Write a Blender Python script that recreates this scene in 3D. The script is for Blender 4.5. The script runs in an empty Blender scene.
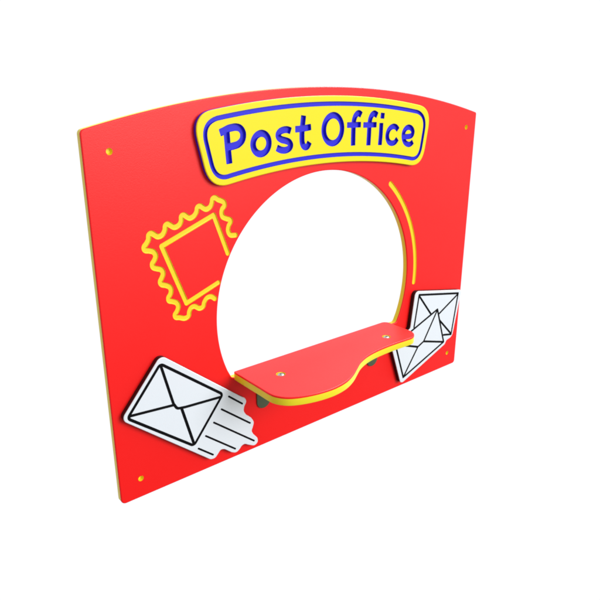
import bpy, bmesh, math
from mathutils import Vector, Matrix
# A moulded play panel: layered plastic sheet, routed artwork, bolted-on plaques and a counter shelf.
# Plan coordinates are in millimetres across (x) and up (z) the face of the panel.
MM = 0.001
scene = bpy.context.scene
COL = scene.collection

# ---------------------------------------------------------------- materials
def plastic(name, skin, core=None, thick=0.0, skin_mm=2.0, back_mm=0.0, rough=0.42, spec=0.42, grain=0.11):
    m = bpy.data.materials.new(name); m.use_nodes = True
    nt = m.node_tree; N, L = nt.nodes, nt.links
    b = N['Principled BSDF']
    b.inputs['Roughness'].default_value = rough
    b.inputs['Specular IOR Level'].default_value = spec
    tc = N.new('ShaderNodeTexCoord')
    if core is None:
        b.inputs['Base Color'].default_value = (*skin, 1)
    else:
        # co-extruded sheet: thin coloured skin over a core of another colour
        sx = N.new('ShaderNodeSeparateXYZ'); L.new(tc.outputs['Object'], sx.inputs[0])
        gt = N.new('ShaderNodeMath'); gt.operation = 'GREATER_THAN'
        L.new(sx.outputs['Z'], gt.inputs[0]); gt.inputs[1].default_value = thick - skin_mm*MM
        lt = N.new('ShaderNodeMath'); lt.operation = 'LESS_THAN'
        L.new(sx.outputs['Z'], lt.inputs[0]); lt.inputs[1].default_value = back_mm*MM if back_mm else -1
        mx = N.new('ShaderNodeMath'); mx.operation = 'MAXIMUM'
        L.new(gt.outputs[0], mx.inputs[0]); L.new(lt.outputs[0], mx.inputs[1])
        mix = N.new('ShaderNodeMix'); mix.data_type = 'RGBA'
        L.new(mx.outputs[0], mix.inputs['Factor'])
        mix.inputs['A'].default_value = (*core, 1); mix.inputs['B'].default_value = (*skin, 1)
        L.new(mix.outputs['Result'], b.inputs['Base Color'])
    n1 = N.new('ShaderNodeTexNoise'); n1.inputs['Scale'].default_value = 520; n1.inputs['Detail'].default_value = 3
    L.new(tc.outputs['Object'], n1.inputs['Vector'])
    n2 = N.new('ShaderNodeTexNoise'); n2.inputs['Scale'].default_value = 6; n2.inputs['Detail'].default_value = 2
    L.new(tc.outputs['Object'], n2.inputs['Vector'])
    mr = N.new('ShaderNodeMapRange'); L.new(n2.outputs['Fac'], mr.inputs['Value'])
    mr.inputs['To Min'].default_value = rough-0.04; mr.inputs['To Max'].default_value = rough+0.04
    L.new(mr.outputs[0], b.inputs['Roughness'])
    bp = N.new('ShaderNodeBump'); bp.inputs['Strength'].default_value = grain; bp.inputs['Distance'].default_value = 0.002
    L.new(n1.outputs['Fac'], bp.inputs['Height']); L.new(bp.outputs[0], b.inputs['Normal'])
    return m

def metal(name, col, rough, metallic=1.0):
    m = bpy.data.materials.new(name); m.use_nodes = True
    nt = m.node_tree; b = nt.nodes['Principled BSDF']
    b.inputs['Base Color'].default_value = (*col, 1); b.inputs['Metallic'].default_value = metallic
    tc = nt.nodes.new('ShaderNodeTexCoord')
    n = nt.nodes.new('ShaderNodeTexNoise'); n.inputs['Scale'].default_value = 150
    nt.links.new(tc.outputs['Object'], n.inputs['Vector'])
    mr = nt.nodes.new('ShaderNodeMapRange'); nt.links.new(n.outputs['Fac'], mr.inputs['Value'])
    mr.inputs['To Min'].default_value = rough-0.08; mr.inputs['To Max'].default_value = rough+0.08
    nt.links.new(mr.outputs[0], b.inputs['Roughness'])
    return m

T_BOARD, T_SIGN, T_PLAQ, T_SHELF = 0.020, 0.014, 0.0165, 0.024
RED = (0.93, 0.007, 0.006); YEL = (0.88, 0.68, 0.015); LEMON = (0.84, 0.75, 0.008)
BLUE = (0.022, 0.018, 0.66); WHITE = (0.77, 0.82, 0.87); BLACK = (0.003, 0.003, 0.004)
M_board = plastic('red_yellow_sheet', RED, YEL, T_BOARD, 4.2)
M_shelf = plastic('red_yellow_shelf_sheet', RED, (0.88, 0.76, 0.02), T_SHELF, 5.0)
M_sign = plastic('yellow_blue_sheet', LEMON, BLUE, T_SIGN, 3.0, spec=0.3)
M_plaq = plastic('white_black_sheet', WHITE, BLACK, T_PLAQ, 2.0)
M_shelf_cut = plastic('shelf_core', RED, (0.88, 0.76, 0.02), T_SHELF, 0.4)
M_board_cut = plastic('yellow_core', RED, YEL, T_BOARD, 0.25)
M_sign_cut = plastic('blue_core', LEMON, BLUE, T_SIGN, 0.3, spec=0.3)
M_plaq_cut = plastic('black_core', WHITE, BLACK, T_PLAQ, 0.1, spec=0.15)
M_steel = metal('stainless_steel', (0.50, 0.51, 0.50), 0.28)
M_brkt = metal('olive_plated_steel', (0.10, 0.13, 0.075), 0.45, 0.3)

# ---------------------------------------------------------------- plan drawing
def fillet(pts, radii, step=7):
    out = []; n = len(pts)
    for i in range(n):
        p = Vector(pts[i]); a = Vector(pts[i-1]); b = Vector(pts[(i+1) % n])
        r = radii[i] if isinstance(radii, (list, tuple)) else radii
        u = (a-p); v = (b-p); lu, lv = u.length, v.length; u /= lu; v /= lv
        ang = u.angle(v)
        if r <= 0 or ang > math.pi-0.02: out.append(tuple(p)); continue
        d = min(r/math.tan(ang/2), 0.48*lu, 0.48*lv); r2 = d*math.tan(ang/2)
        c = p + (u+v).normalized()*(r2/math.sin(ang/2))
        s = p+u*d-c; e = p+v*d-c
        a0 = math.atan2(s.y, s.x); a1 = math.atan2(e.y, e.x); da = (a1-a0+math.pi) % (2*math.pi)-math.pi
        k = max(2, int(abs(da)/math.radians(step))+1)
        for j in range(k+1):
            t = a0+da*j/k; out.append((c.x+r2*math.cos(t), c.y+r2*math.sin(t)))
    res = []
    for q in out:
        if not res or (Vector(q)-Vector(res[-1])).length > 0.05: res.append(q)
    return res

def smooth(pts, closed=False, seg=5):
    n = len(pts); P = [Vector(q) for q in pts]; out = []
    if n < 3: return [tuple(q) for q in P]
    for i in range(n if closed else n-1):
        if closed: a, b, c, d = P[i-1], P[i], P[(i+1) % n], P[(i+2) % n]
        else: a, b, c, d = P[max(i-1, 0)], P[i], P[i+1], P[min(i+2, n-1)]
        for j in range(seg):
            t = j/seg
            out.append(tuple(0.5*((2*b)+(c-a)*t+(2*a-5*b+4*c-d)*t*t+(3*b-a-3*c+d)*t**3)))
    if not closed: out.append(tuple(P[-1]))
    return out

def arc(cx, cz, r, x0, x1, n=40):
    return [(x0+(x1-x0)*i/n, cz+math.sqrt(r*r-(x0+(x1-x0)*i/n-cx)**2)) for i in range(n+1)]

# ---------------------------------------------------------------- builders
ROOT = None
def link(name, mesh, mats, parent, mw):
    o = bpy.data.objects.new(name, mesh); COL.objects.link(o)
    for m in mats: mesh.materials.append(m)
    o.matrix_world = mw
    if parent is not None:
        bpy.context.view_layer.update()
        o.parent = parent; o.matrix_parent_inverse = parent.matrix_world.inverted()
    return o

def shade(me, ang=38):
    bm = bmesh.new(); bm.from_mesh(me)
    for f in bm.faces: f.smooth = abs(f.normal.z) < 0.9995
    for e in bm.edges:
        if len(e.link_faces) == 2 and e.calc_face_angle(0) > math.radians(ang): e.smooth = False
    bm.to_mesh(me); bm.free()

def sheet_mesh(loops, thick, bev):
    """solid sheet from plan loops (first is the outline, others holes), rounded front and back edges"""
    cu = bpy.data.curves.new('c', 'CURVE'); cu.dimensions = '2D'; cu.fill_mode = 'BOTH'
    for lp in loops:
        s = cu.splines.new('POLY'); s.points.add(len(lp)-1); s.use_cyclic_u = True
        for p, q in zip(s.points, lp): p.co = (q[0]*MM, q[1]*MM, 0, 1)
    cu.extrude = thick/2-bev; cu.bevel_depth = bev; cu.bevel_resolution = 3; cu.offset = -bev
    ob = bpy.data.objects.new('c', cu); COL.objects.link(ob)
    dg = bpy.context.evaluated_depsgraph_get(); dg.update()
    me = bpy.data.meshes.new_from_object(ob.evaluated_get(dg))
    bpy.data.objects.remove(ob); bpy.data.curves.remove(cu)
    bm = bmesh.new(); bm.from_mesh(me)
    bmesh.ops.remove_doubles(bm, verts=bm.verts, dist=1e-6)
    bmesh.ops.dissolve_limit(bm, angle_limit=0.0005, verts=bm.verts, edges=bm.edges)
    bmesh.ops.recalc_face_normals(bm, faces=bm.faces)
    bmesh.ops.translate(bm, verts=bm.verts, vec=(0, 0, thick/2))
    if bm.calc_volume(signed=True) < 0: bmesh.ops.reverse_faces(bm, faces=bm.faces)
    print('sheet open', sum(1 for e in bm.edges if len(e.link_faces) != 2), 'vol', bm.calc_volume(signed=True), len(bm.faces))
    bm.to_mesh(me); bm.free(); me.materials.clear()
    return me

def tube_mesh(path, r, z, closed=False, round_end=True, depth=3.0, soft=1.0):
    """router path: straight cutter of half width r (mm) swept along the plan path, flat floor depth mm below z (m)"""
    bm = bmesh.new(); P = [Vector((q[0], q[1])) for q in path]; n = len(P); rings = []
    f = min(soft, r*0.5)
    prof = [(-1, 0, 2.5), (-1, 0, -depth+f), (-1, f*0.3, -depth+f*0.3), (-1, f, -depth), (1, -f, -depth), (1, -f*0.3, -depth+f*0.3), (1, 0, -depth+f), (1, 0, 2.5)]
    ns = len(prof)
    def ring(c, t, k):
        nrm = Vector((-t.y, t.x)); vs = []
        for sg, off, h in prof:
            q = c+nrm*((sg*r+off)*k)
            vs.append(bm.verts.new((q.x*MM, q.y*MM, z+h*MM)))
        return vs
    for i in range(n):
        if closed: t = (P[(i+1) % n]-P[i-1]).normalized()
        else: t = (P[min(i+1, n-1)]-P[max(i-1, 0)]).normalized()
        if i == 0 and not closed and round_end:
            for s in (80, 60, 40, 20): rings.append(ring(P[0]-t*(r*math.sin(math.radians(s))), t, math.cos(math.radians(s))))
        if i == 0 and not closed and not round_end: rings.append(ring(P[0]-t*1.2, t, 0.85))
        rings.append(ring(P[i], t, 1))
        if i == n-1 and not closed and round_end:
            for s in (20, 40, 60, 80): rings.append(ring(P[-1]+t*(r*math.sin(math.radians(s))), t, math.cos(math.radians(s))))
        if i == n-1 and not closed and not round_end: rings.append(ring(P[-1]+t*1.2, t, 0.85))
    m = len(rings)
    for i in range(m if closed else m-1):
        a, b = rings[i], rings[(i+1) % m]
        for k in range(ns): bm.faces.new((a[k], a[(k+1) % ns], b[(k+1) % ns], b[k]))
    if not closed: bm.faces.new(rings[0]); bm.faces.new(rings[-1])
    bmesh.ops.recalc_face_normals(bm, faces=bm.faces)
    me = bpy.data.meshes.new('t'); bm.to_mesh(me); bm.free(); return me

def cone_mesh(cx, cy, r1, r2, z0, z1, n=28):
    bm = bmesh.new()
    A = [bm.verts.new(((cx+r2*math.cos(2*math.pi*k/n))*MM, (cy+r2*math.sin(2*math.pi*k/n))*MM, z0)) for k in range(n)]
    B = [bm.verts.new(((cx+r1*math.cos(2*math.pi*k/n))*MM, (cy+r1*math.sin(2*math.pi*k/n))*MM, z1)) for k in range(n)]
    for k in range(n): bm.faces.new((A[k], A[(k+1) % n], B[(k+1) % n], B[k]))
    bm.faces.new(A); bm.faces.new(B); bmesh.ops.recalc_face_normals(bm, faces=bm.faces)
    me = bpy.data.meshes.new('k'); bm.to_mesh(me); bm.free(); return me

def rout(ob, cuts, inner=None):
    """cuts: (part name or None, [cutter meshes]) - carve each and give the carved surface to a part of its own"""
    base = ob.data.materials[0]; marks = {}
    for gi, (nm, meshes) in enumerate(cuts):
        mk = bpy.data.materials.new('mark_%d' % gi); marks[mk.name] = nm
        for me in meshes:
            me.materials.append(mk)
            c = bpy.data.objects.new('cut', me); COL.objects.link(c); c.matrix_world = ob.matrix_world
            md = ob.modifiers.new('b', 'BOOLEAN'); md.operation = 'DIFFERENCE'; md.solver = 'EXACT'
            md.object = c; md.material_mode = 'TRANSFER'
            for tol in (False, True):
                md.use_self = tol; md.use_hole_tolerant = tol
                dg = bpy.context.evaluated_depsgraph_get(); dg.update()
                new = bpy.data.meshes.new_from_object(ob.evaluated_get(dg))
                if len(new.polygons) >= 0.8*len(ob.data.polygons): break
                bpy.data.meshes.remove(new); new = None
            if new is None: print('cut failed', nm); new = ob.data.copy()
            ob.modifiers.clear(); old = ob.data; ob.data = new; bpy.data.meshes.remove(old)
            bpy.data.objects.remove(c); bpy.data.meshes.remove(me)
    me = ob.data; names = [m.name if m else '' for m in me.materials]
    shade(me)
    parts = []
    for mk, nm in marks.items():
        if nm is None or mk not in names: 
            if nm: print('MISSING', nm)
            continue
        idx = names.index(mk)
        bm = bmesh.new(); bm.from_mesh(me)
        bmesh.ops.delete(bm, geom=[f for f in bm.faces if f.material_index != idx], context='FACES')
        pm = bpy.data.meshes.new(nm)
        for f in bm.faces: f.material_index = 0
        print('part', nm, len(bm.faces))
        bm.to_mesh(pm); bm.free()
        parts.append(link(nm, pm, [inner or base], ob, ob.matrix_world.copy()))
    keep = [i for i, nme in enumerate(names) if not marks.get(nme)]
    bm = bmesh.new(); bm.from_mesh(me)
    bmesh.ops.delete(bm, geom=[f for f in bm.faces if f.material_index not in keep], context='FACES')
    for f in bm.faces: f.material_index = 0
    bm.to_mesh(me); bm.free(); me.materials.clear(); me.materials.append(base)
    for mk in marks: bpy.data.materials.remove(bpy.data.materials[mk])
    ob.data.name = ob.name
    return parts

# sheets standing up: plan x stays, plan y becomes world z, sheet front looks to -y
def upright(y_back): return Matrix.Translation((0, y_back, 0)) @ Matrix.Rotation(math.radians(90), 4, 'X')

ROOT = bpy.data.objects.new('play_panel', None); COL.objects.link(ROOT)
ROOT.location = (0.66, 0.01, 0)
ROOT.empty_display_size = 0.1
ROOT['label'] = 'red and yellow post office play panel with round opening, envelope plaques and small counter shelf'
ROOT['category'] = 'play panel'
bpy.context.view_layer.update()

# ---------------------------------------------------------------- board
W = 1318.9
top = arc(653.3, -1731.1, 2711.5, W, 0, 48)
outline = [(0, 0), (W, 0)] + top
outline = fillet(outline, [13, 11, 7] + [0]*(len(top)-2) + [11])
HX, HZ, HR, CH = 660.2, 403.6, 361.5, 243.0
a0 = math.asin((CH-HZ)/HR)
hole = [(HX+HR*math.cos(a0+(math.pi-2*a0)*i/150), HZ+HR*math.sin(a0+(math.pi-2*a0)*i/150)) for i in range(151)]
# soften the two bottom corners of the opening
hl = fillet([hole[-4], (hole[-1][0]+1, CH), (HX-200, CH), (HX+200, CH), (hole[0][0]-1, CH), hole[3]], [0, 12, 0, 0, 12, 0])
hole = hole[4:-4] + hl
board = link('board', sheet_mesh([outline, hole], T_BOARD, 0.0026), [M_board], ROOT, upright(T_BOARD))

WAVE = [(364.1, 631.1), (349.3, 633.3), (342.5, 645.0), (344.5, 657.2), (350.8, 666.6), (348.7, 672.2), (339.2, 675.9), (328.5, 682.0), (325.6, 692.7), (328.3, 701.5), (334.7, 708.0), (333.9, 716.2), (327.0, 721.1), (317.6, 725.1), (309.7, 730.7), (302.0, 728.3), (299.9, 720.1), (294.7, 710.6), (284.2, 705.9), (275.1, 710.2), (267.5, 715.6), (259.5, 713.0), (256.7, 703.4), (249.4, 694.6), (239.2, 690.4), (231.5, 693.8), (223.2, 700.1), (215.9, 697.3), (214.7, 687.3), (208.6, 678.3), (197.4, 674.4), (188.2, 679.2), (180.9, 684.5), (173.8, 681.7), (171.5, 671.8), (164.4, 661.6), (153.6, 658.8), (145.3, 664.0), (138.0, 669.1), (131.1, 666.2), (129.2, 656.1), (123.9, 648.1), (117.1, 640.4), (119.3, 632.4), (130.4, 629.3), (139.5, 625.0), (143.7, 615.5), (139.9, 606.2), (133.9, 598.2), (135.9, 589.0), (145.4, 584.2), (155.2, 579.9), (159.1, 570.7), (155.3, 561.2), (150.2, 552.4), (153.4, 544.2), (163.2, 540.2), (172.7, 534.5), (176.3, 526.0), (174.0, 516.5), (168.4, 508.9), (169.5, 500.4), (178.8, 496.5), (188.6, 490.8), (192.5, 480.7), (188.2, 470.1), (182.2, 462.5), (184.6, 454.5), (194.4, 451.6), (207.8, 446.5), (218.4, 450.0), (221.3, 461.0), (226.9, 469.4), (237.4, 470.9), (250.2, 462.7), (260.6, 465.1), (264.7, 476.0), (273.3, 485.2), (285.5, 485.9), (295.3, 478.2)]
FRAME = [(307.7, 518.1), (215.4, 484.0), (160.5, 635.2), (303.1, 689.5), (338.8, 588.3)]
zt = T_BOARD
cuts = [('stamp_edge_line', [tube_mesh(smooth(WAVE), 6.5, zt, depth=3.2, soft=2)]),
        ('stamp_frame_line', [tube_mesh([FRAME[i], FRAME[i+1]], 6.2, zt, depth=3.2, soft=2) for i in range(4)]),
        ('curved_line', [tube_mesh([(HX+R_*math.cos(math.radians(t)), HZ+R_*math.sin(math.radians(t))) for t in [48.9-i*1.5 for i in range(37)]], 7.9, zt, depth=3.2, soft=2)
                         for R_ in (398.5,)])]
for q in [(57.5, 855), (56, 53.5), (1269.5, 53), (1270, 853)]:
    cuts.append(('screw_hole', [cone_mesh(q[0], q[1], 7.6, 5.0, zt-0.0085, zt+0.0008)]))
rout(board, cuts, M_board_cut)

# ---------------------------------------------------------------- name sign
SL = 16.0
def sign_loop(ins, r):
    tp = arc(645, -1262+0, 2220.5-ins, 1050-ins, 268+ins, 30)
    tl = (249+ins*1.03, None); L = []
    def side(xa, za, xb, zb, z): return xa+(xb-xa)*(za-z)/(za-zb)
    zTl = -1262+math.sqrt((2220.5-ins)**2-(645-255)**2); zTr = -1262+math.sqrt((2220.5-ins)**2-(645-1070)**2)
    bt = arc(650, -1023, 1809.6+ins, 300, 1025, 30)
    zBl = -1023+math.sqrt((1809.6+ins)**2-(650-290)**2); zBr = -1023+math.sqrt((1809.6+ins)**2-(650-1037)**2)
    TLp = (side(247.5, 930, 287, 760, zTl)+ins, zTl); TRp = (side(1075, 930, 1047, 760, zTr)-ins, zTr)
    BLp = (side(247.5, 930, 287, 760, zBl)+ins, zBl); BRp = (side(1075, 930, 1047, 760, zBr)-ins, zBr)
    t2 = [q for q in arc(645, -1262, 2220.5-ins, TRp[0]-r*0.9, TLp[0]+r*0.9, 30)]
    b2 = [q for q in arc(650, -1023, 1809.6+ins, BLp[0]+r*0.9, BRp[0]-r*0.9, 30)]
    def corner(p, a, b, n=10):   # quadratic blend a-p-b
        return [tuple((1-t)**2*Vector(a)+2*t*(1-t)*(Vector(p)*1.0)+t*t*Vector(b)) for t in [i/n for i in range(1, n)]]
    def along(a, b, d):
        a = Vector(a); b = Vector(b); return tuple(a+(b-a).normalized()*d)
    sLt = along(TLp, BLp, r*0.95); sLb = along(BLp, TLp, r*0.95); sRt = along(TRp, BRp, r*0.95); sRb = along(BRp, TRp, r*0.95)
    return (t2 + corner(TLp, t2[-1], sLt) + [sLt, sLb] + corner(BLp, sLb, b2[0]) + b2
            + corner(BRp, b2[-1], sRb) + [sRb, sRt] + corner(TRp, sRt, t2[0]))
def dens(lp, d=12):
    out = []
    for i in range(len(lp)):
        a = Vector(lp[i]); b = Vector(lp[(i+1) % len(lp)]); n = max(1, int((b-a).length/d))
        for j in range(n): out.append(tuple(a+(b-a)*(j/n)))
    return out
sign = link('name_sign', sheet_mesh([sign_loop(0, 62)], T_SIGN, 0.0022), [M_sign], ROOT, upright(0.0))
LET = {
 'P_bowl': [(321.6, 881.3), (331.6, 884.6), (344.2, 889.4), (355.4, 891.4), (364.3, 892.0), (373.6, 890.4), (380.5, 885.8), (384.8, 878.7), (385.4, 871.8), (383.7, 864.3), (379.2, 858.1), (370.7, 852.5), (360.6, 849.9), (342.3, 847.3)],
 'P_stem': [(339.1, 886.5), (341.0, 850.2), (344.0, 810.0)],
 'o': [(461.2, 848.7), (459.3, 841.2), (455.2, 834.5), (449.3, 829.4), (442.3, 826.4), (434.8, 825.7), (427.6, 827.4), (421.4, 831.3), (416.8, 837.0), (414.2, 843.9), (413.8, 851.4), (415.7, 858.8), (419.7, 865.3), (425.4, 870.3), (432.3, 873.4), (439.7, 874.3), (446.9, 872.7), (453.2, 869.0), (458.0, 863.3), (460.7, 856.3)],
 's': [(529.3, 876.0), (520.3, 879.1), (509.2, 879.4), (497.6, 876.5), (490.3, 869.4), (492.4, 861.4), (501.1, 856.1), (512.1, 853.3), (523.9, 849.0), (529.4, 841.3), (525.4, 833.6), (513.5, 829.7), (499.2, 830.9), (486.1, 836.6)],
 't_stem': [(571.6, 910.6), (569.6, 895.8), (567.0, 876.3), (566.4, 859.0), (567.7, 844.0), (574.1, 834.6), (584.2, 834.0), (591.5, 844.2)],
 't_bar': [(545.4, 879.0), (567.3, 879.7), (595.7, 882.5)],
 'O': [(705.7, 872.1), (704.6, 864.1), (701.9, 856.5), (697.6, 849.8), (692.2, 844.3), (685.7, 840.3), (678.6, 838.0), (671.3, 837.5), (664.1, 838.9), (657.3, 841.9), (651.4, 846.6), (646.6, 852.5), (643.1, 859.5), (641.1, 867.1), (640.7, 875.0), (641.8, 882.8), (644.5, 890.2), (648.6, 896.7), (653.9, 902.1), (660.2, 906.1), (667.1, 908.5), (674.3, 909.1), (681.5, 908.0), (688.2, 905.2), (694.3, 900.7), (699.3, 894.9), (703.0, 887.9), (705.2, 880.2)],
 'f_stem': [(748.3, 827.8), (748.0, 854.9), (748.4, 883.9), (750.8, 897.9), (757.6, 908.1), (767.2, 911.5), (776.2, 907.0)],
 'f_bar': [(724.9, 882.0), (775.1, 881.3)],
 'f2_stem': [(807.8, 824.8), (808.8, 851.9), (809.6, 881.5), (812.4, 896.1), (818.9, 905.7), (828.2, 908.9), (838.5, 904.1)],
 'f2_bar': [(786.3, 879.8), (836.7, 878.5)],
 'i': [(856.7, 881.6), (856.1, 852.3), (854.2, 822.9)],
 'i_dot': [(861.1, 908.8), (859.9, 895.3)],
 'c': [(927.2, 861.2), (919.0, 868.3), (907.8, 871.0), (895.1, 867.4), (886.5, 858.6), (883.2, 846.8), (885.6, 835.9), (892.8, 827.6), (904.0, 824.2), (916.6, 826.3), (926.2, 835.1)],
 'e': [(953.4, 839.9), (973.7, 839.4), (988.9, 842.1), (993.0, 852.0), (986.8, 861.4), (974.9, 865.9), (962.8, 863.6), (954.4, 855.2), (951.8, 843.7), (955.0, 831.3), (963.7, 821.3), (976.5, 816.5), (986.6, 817.7), (994.7, 823.0)],
}
zs = T_SIGN
def lc(k, r=8.5, closed=False, ends=False):
    return tube_mesh(smooth(LET[k], closed), r, zs, closed, ends, depth=8.5, soft=1.2)
cuts = [('border_line', [tube_mesh(dens(sign_loop(20, 46)), 5.6, zs, True, depth=6.5)]),
        ('letter', [lc('P_stem'), lc('P_bowl', 8.7)]),
        ('letter', [lc('o', closed=True)]),
        ('letter', [lc('s')]),
        ('letter', [lc('t_stem', 8.4), lc('t_bar', 8.1)]),
        ('letter', [lc('O', 8.4, closed=True)]),
        ('letter', [lc('f_stem'), lc('f_bar', 7.5)]),
        ('letter', [lc('f2_stem'), lc('f2_bar', 7.5)]),
        ('letter', [lc('i', 8.1), lc('i_dot', 8.1)]),
        ('letter', [lc('c', 8.0)]),
        ('letter', [lc('e', 7.9)])]
for o in rout(sign, cuts, M_sign_cut):
    o.name = o.name

# ---------------------------------------------------------------- envelope plaques
zp = T_PLAQ
def ln(a, b, r=3.7): return tube_mesh([a, b], r, zp, depth=2.2, soft=0.6)
LOUT = [(128.5, 376.0), (349.8, 192.1), (365.7, 180.6), (370.2, 168.3), (362.2, 157.3), (358.8, 143.8), (366.6, 129.8), (383.5, 114.0), (393.1, 97.1), (387.9, 82.3), (383.1, 71.3), (389.6, 59.2), (402.9, 42.7), (405.0, 28.9), (392.6, 20.5), (370.7, 32.5), (359.1, 40.4), (348.9, 38.4), (341.9, 30.0), (330.0, 23.3), (315.5, 30.6), (293.6, 49.7), (281.0, 53.9), (272.6, 44.2), (262.5, 34.2), (248.5, 35.8), (229.3, 52.8), (15.2, 240.6)]
plq = link('envelope_plaque', sheet_mesh([fillet(LOUT, [17]+[16]*(len(LOUT)-1))], T_PLAQ, 0.0016), [M_plaq], ROOT, upright(0.0))
plq['label'] = 'white plaque of one flying envelope with speed lines'
A, B, C_, D = (125.2, 354.6), (295.2, 216.5), (200.9, 98.0), (30.4, 240.3)
frame = [tube_mesh(dens(fillet([A, B, C_, D], 9), 30), 3.8, zp, True, depth=2.2, soft=0.6)]
flap = [tube_mesh(fillet([(126, 349), (152, 237), (161, 221), (184, 217.5), (289, 210.5)], [0, 10, 12, 10, 0]), 3.8, zp, depth=2.2, soft=0.6),
        ln((36, 244.7), (151, 234.2)), ln((173.4, 216), (201.3, 104), 4.1)]
speed = [ln(a, b, 2.6) for a, b in (((313.4, 203.7), (355.4, 167.4)), ((289.1, 174.0), (378.9, 98.9)), ((263.7, 143.4), (390.7, 37.8)),
         ((237.4, 113.0), (327.3, 37.5)), ((213.6, 84.4), (256.4, 47.8)))]
rout(plq, [('envelope_line', frame+flap)] + [('speed_line', [s]) for s in speed], M_plaq_cut)

ROUT = [(1050.5, 341.5), (1294, 295.5), (1300, 288), (1270, 130), (1258, 121), (1238, 117), (1229, 103), (1013, 21), (1001, 24), (949, 165), (955, 184), (1033, 212), (1036, 218)]
plq2 = link('envelope_plaque', sheet_mesh([fillet(ROUT, [16, 14, 10, 12, 12, 10, 14, 12, 14, 16, 16, 8, 6])], T_PLAQ, 0.0016), [M_plaq], ROOT, upright(0.0))
plq2['label'] = 'white plaque of two overlapping envelopes'
fr1 = [ln((1069.3, 324.7), (1282.2, 285.4)), ln((1282.2, 285.4), (1261, 134)), ln((1069.3, 324.7), (1053.5, 214)),
       ln((1217, 143), (1261, 134))]
fl1 = [ln((1069, 322), (1138.5, 240.3)), ln((1282, 283), (1180, 230)), ln((1189, 205), (1259, 138))]
fr2 = [ln((1171.9, 250.3), (1221.2, 115)), ln((1221.2, 115), (1013.6, 39.8)), ln((1013.6, 39.8), (964.5, 175)), ln((964.5, 175), (1171.9, 250.3))]
fl2 = [ln((1171.9, 248), (1109.4, 147.1)), ln((1109.4, 147.1), (1218, 116)), ln((1109.4, 147.1), (1080.1, 134.6)),
       ln((1080.1, 134.6), (1014.6, 41.5)), ln((1080.1, 134.6), (966, 174))]
rout(plq2, [('envelope_line', fr1+fl1), ('envelope_line', fr2+fl2)], M_plaq_cut)

# ---------------------------------------------------------------- counter shelf
front = smooth([(341.5, -120), (341.5, -160), (347, -183), (362, -204), (385, -219), (418, -231), (455, -238.5), (495, -240), (539, -232), (580, -214), (616, -191.5),
                (648, -172), (689, -156), (735, -147), (785, -143.5), (828, -143.5)], seg=4)
shape = front + [(928, -148), (928, -0.4), (341.5, -0.4)]
shape = fillet(shape, [0]*len(front) + [44, 20, 4], 5)
ZS = 0.238
shelf = link('counter_shelf', sheet_mesh([shape], T_SHELF, 0.0018), [M_shelf], ROOT, Matrix.Translation((0, 0, ZS)))
rout(shelf, [('bolt_hole', [cone_mesh(x, -92.5, 13.0, 12.5, T_SHELF-0.0050, T_SHELF+0.003)]) for x in (430, 835)], M_shelf_cut)

def bolt(x, y, z):
    bm = bmesh.new(); n = 28
    prof = [(10.2, 0), (10.4, 1.2), (9.6, 3.0), (7.6, 4.6), (5.2, 5.3)]
    rings = [[bm.verts.new(((r*math.cos(2*math.pi*k/n))*MM, (r*math.sin(2*math.pi*k/n))*MM, h*MM)) for k in range(n)] for r, h in prof]
    hx = [[], []]
    for j, h in enumerate((5.3, 2.4)):
        for k in range(n):
            a = 2*math.pi*k/n; r = 3.4/math.cos((a % (math.pi/3))-math.pi/6)
            hx[j].append(bm.verts.new((r*math.cos(a)*MM, r*math.sin(a)*MM, h*MM)))
    rings += hx
    for a, b in zip(rings, rings[1:]):
        for k in range(n): bm.faces.new((a[k], a[(k+1) % n], b[(k+1) % n], b[k]))
    bm.faces.new(rings[-1]); bm.faces.new(rings[0])
    bmesh.ops.recalc_face_normals(bm, faces=bm.faces)
    me = bpy.data.meshes.new('bolt'); bm.to_mesh(me); bm.free(); shade(me, 30)
    return link('bolt', me, [M_steel], shelf, Matrix.Translation((x*MM, y*MM, z)))
for x in (430, 835): bolt(x, -92.5, ZS+T_SHELF-0.0049)

# rounded angle brackets carrying the shelf, one leg on the board and one under the shelf
for cx in (436.5, 871):
    r = 23; cz = 144
    lobe = [(cx-r, ZS/MM-4.2)] + [(cx+r*math.cos(math.radians(t)), cz+r*math.sin(math.radians(t))) for t in range(180, 361, 9)] + [(cx+r, ZS/MM-4.2)]
    a = sheet_mesh([lobe], 0.004, 0.0008)
    bm = bmesh.new(); bm.from_mesh(a); bm.transform(upright(-0.0003)); 
    bpy.data.meshes.remove(a)
    leg = [(cx-r, -0.3), (cx-r, -90)] + [(cx+r*math.cos(math.radians(t)), -90+r*math.sin(math.radians(t))) for t in range(189, 361, 9)] + [(cx+r, -0.3)]
    b = sheet_mesh([leg], 0.004, 0.0008); b.transform(Matrix.Translation((0, 0, ZS-0.0044)))
    bm.from_mesh(b); bpy.data.meshes.remove(b)
    me = bpy.data.meshes.new('shelf_bracket'); bm.to_mesh(me); bm.free(); shade(me, 30)
    link('shelf_bracket', me, [M_brkt], ROOT, Matrix.Identity(4))

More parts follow.
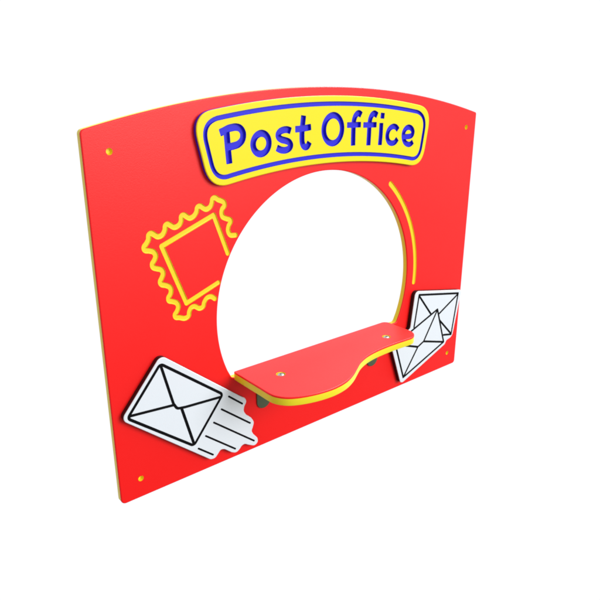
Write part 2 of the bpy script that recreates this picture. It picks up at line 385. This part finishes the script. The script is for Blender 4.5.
# ---------------------------------------------------------------- studio: white surround, darker behind the photographer, one softbox
w = bpy.data.worlds.new('World'); scene.world = w; w.use_nodes = True
nt = w.node_tree; N, L = nt.nodes, nt.links
bg = N['Background']; bg.inputs['Strength'].default_value = 1.0
tc = N.new('ShaderNodeTexCoord')
dot = N.new('ShaderNodeVectorMath'); dot.operation = 'DOT_PRODUCT'; L.new(tc.outputs['Generated'], dot.inputs[0])
dot.inputs[1].default_value = (0.55, 0.835, 0.0)
mr = N.new('ShaderNodeMapRange'); mr.interpolation_type = 'SMOOTHSTEP'; L.new(dot.outputs['Value'], mr.inputs['Value'])
mr.inputs['From Min'].default_value = 0.05; mr.inputs['From Max'].default_value = 0.45
sp = N.new('ShaderNodeSeparateXYZ'); L.new(tc.outputs['Generated'], sp.inputs[0])
mz = N.new('ShaderNodeMapRange'); mz.interpolation_type = 'SMOOTHSTEP'; L.new(sp.outputs['Z'], mz.inputs['Value'])
mz.inputs['From Min'].default_value = -0.6; mz.inputs['From Max'].default_value = 0.10
mz.inputs['To Min'].default_value = 0.12; mz.inputs['To Max'].default_value = 0.62
mix = N.new('ShaderNodeMix'); mix.data_type = 'RGBA'
L.new(mr.outputs[0], mix.inputs['Factor']); L.new(mz.outputs[0], mix.inputs['A']); mix.inputs['B'].default_value = (1.02, 1.03, 1.10, 1)
L.new(mix.outputs['Result'], bg.inputs['Color'])

def area(name, loc, target, size, power, col=(1, 1, 1)):
    l = bpy.data.lights.new(name, 'AREA'); l.shape = 'DISK'; l.size = size; l.energy = power; l.color = col
    o = bpy.data.objects.new(name, l); COL.objects.link(o); o.location = loc
    d = Vector(target)-Vector(loc); o.rotation_euler = d.to_track_quat('-Z', 'Y').to_euler(); return o
D_ = Vector((0.36, -0.88, 0.32)).normalized()
area('softbox', Vector((0.66, 0, 0.45))+D_*10.0, (0.66, 0, 0.45), 6.0, 830)
area('overhead_softbox', Vector((0.66, 0, 0.6))+Vector((0.62, 0.04, 0.74)).normalized()*5.0, (0.66, 0, 0.6), 1.6, 340)

# ---------------------------------------------------------------- camera
f_, yaw, pit = 624.037, 0.68701, 0.33664
cam = bpy.data.cameras.new('camera'); co = bpy.data.objects.new('camera', cam); COL.objects.link(co)
cam.sensor_width = 36; cam.lens = f_/600*36; cam.clip_start = 0.02; cam.clip_end = 100
fw = Vector((math.sin(yaw)*math.cos(pit), math.cos(yaw)*math.cos(pit), -math.sin(pit)))
rt = Vector((math.cos(yaw), -math.sin(yaw), 0)); up = rt.cross(fw)
M = Matrix((rt, up, -fw)).transposed().to_4x4(); M.translation = (-0.47859, -1.28, 0.99258)
co.matrix_world = M; scene.camera = co
scene.render.engine = 'CYCLES'
scene.render.resolution_x = scene.render.resolution_y = 1024
scene.cycles.pixel_filter_type = 'BLACKMAN_HARRIS'; scene.cycles.filter_width = 1.9
vs = scene.view_settings; vs.view_transform = 'Standard'; vs.look = 'None'; vs.exposure = 0; vs.gamma = 1
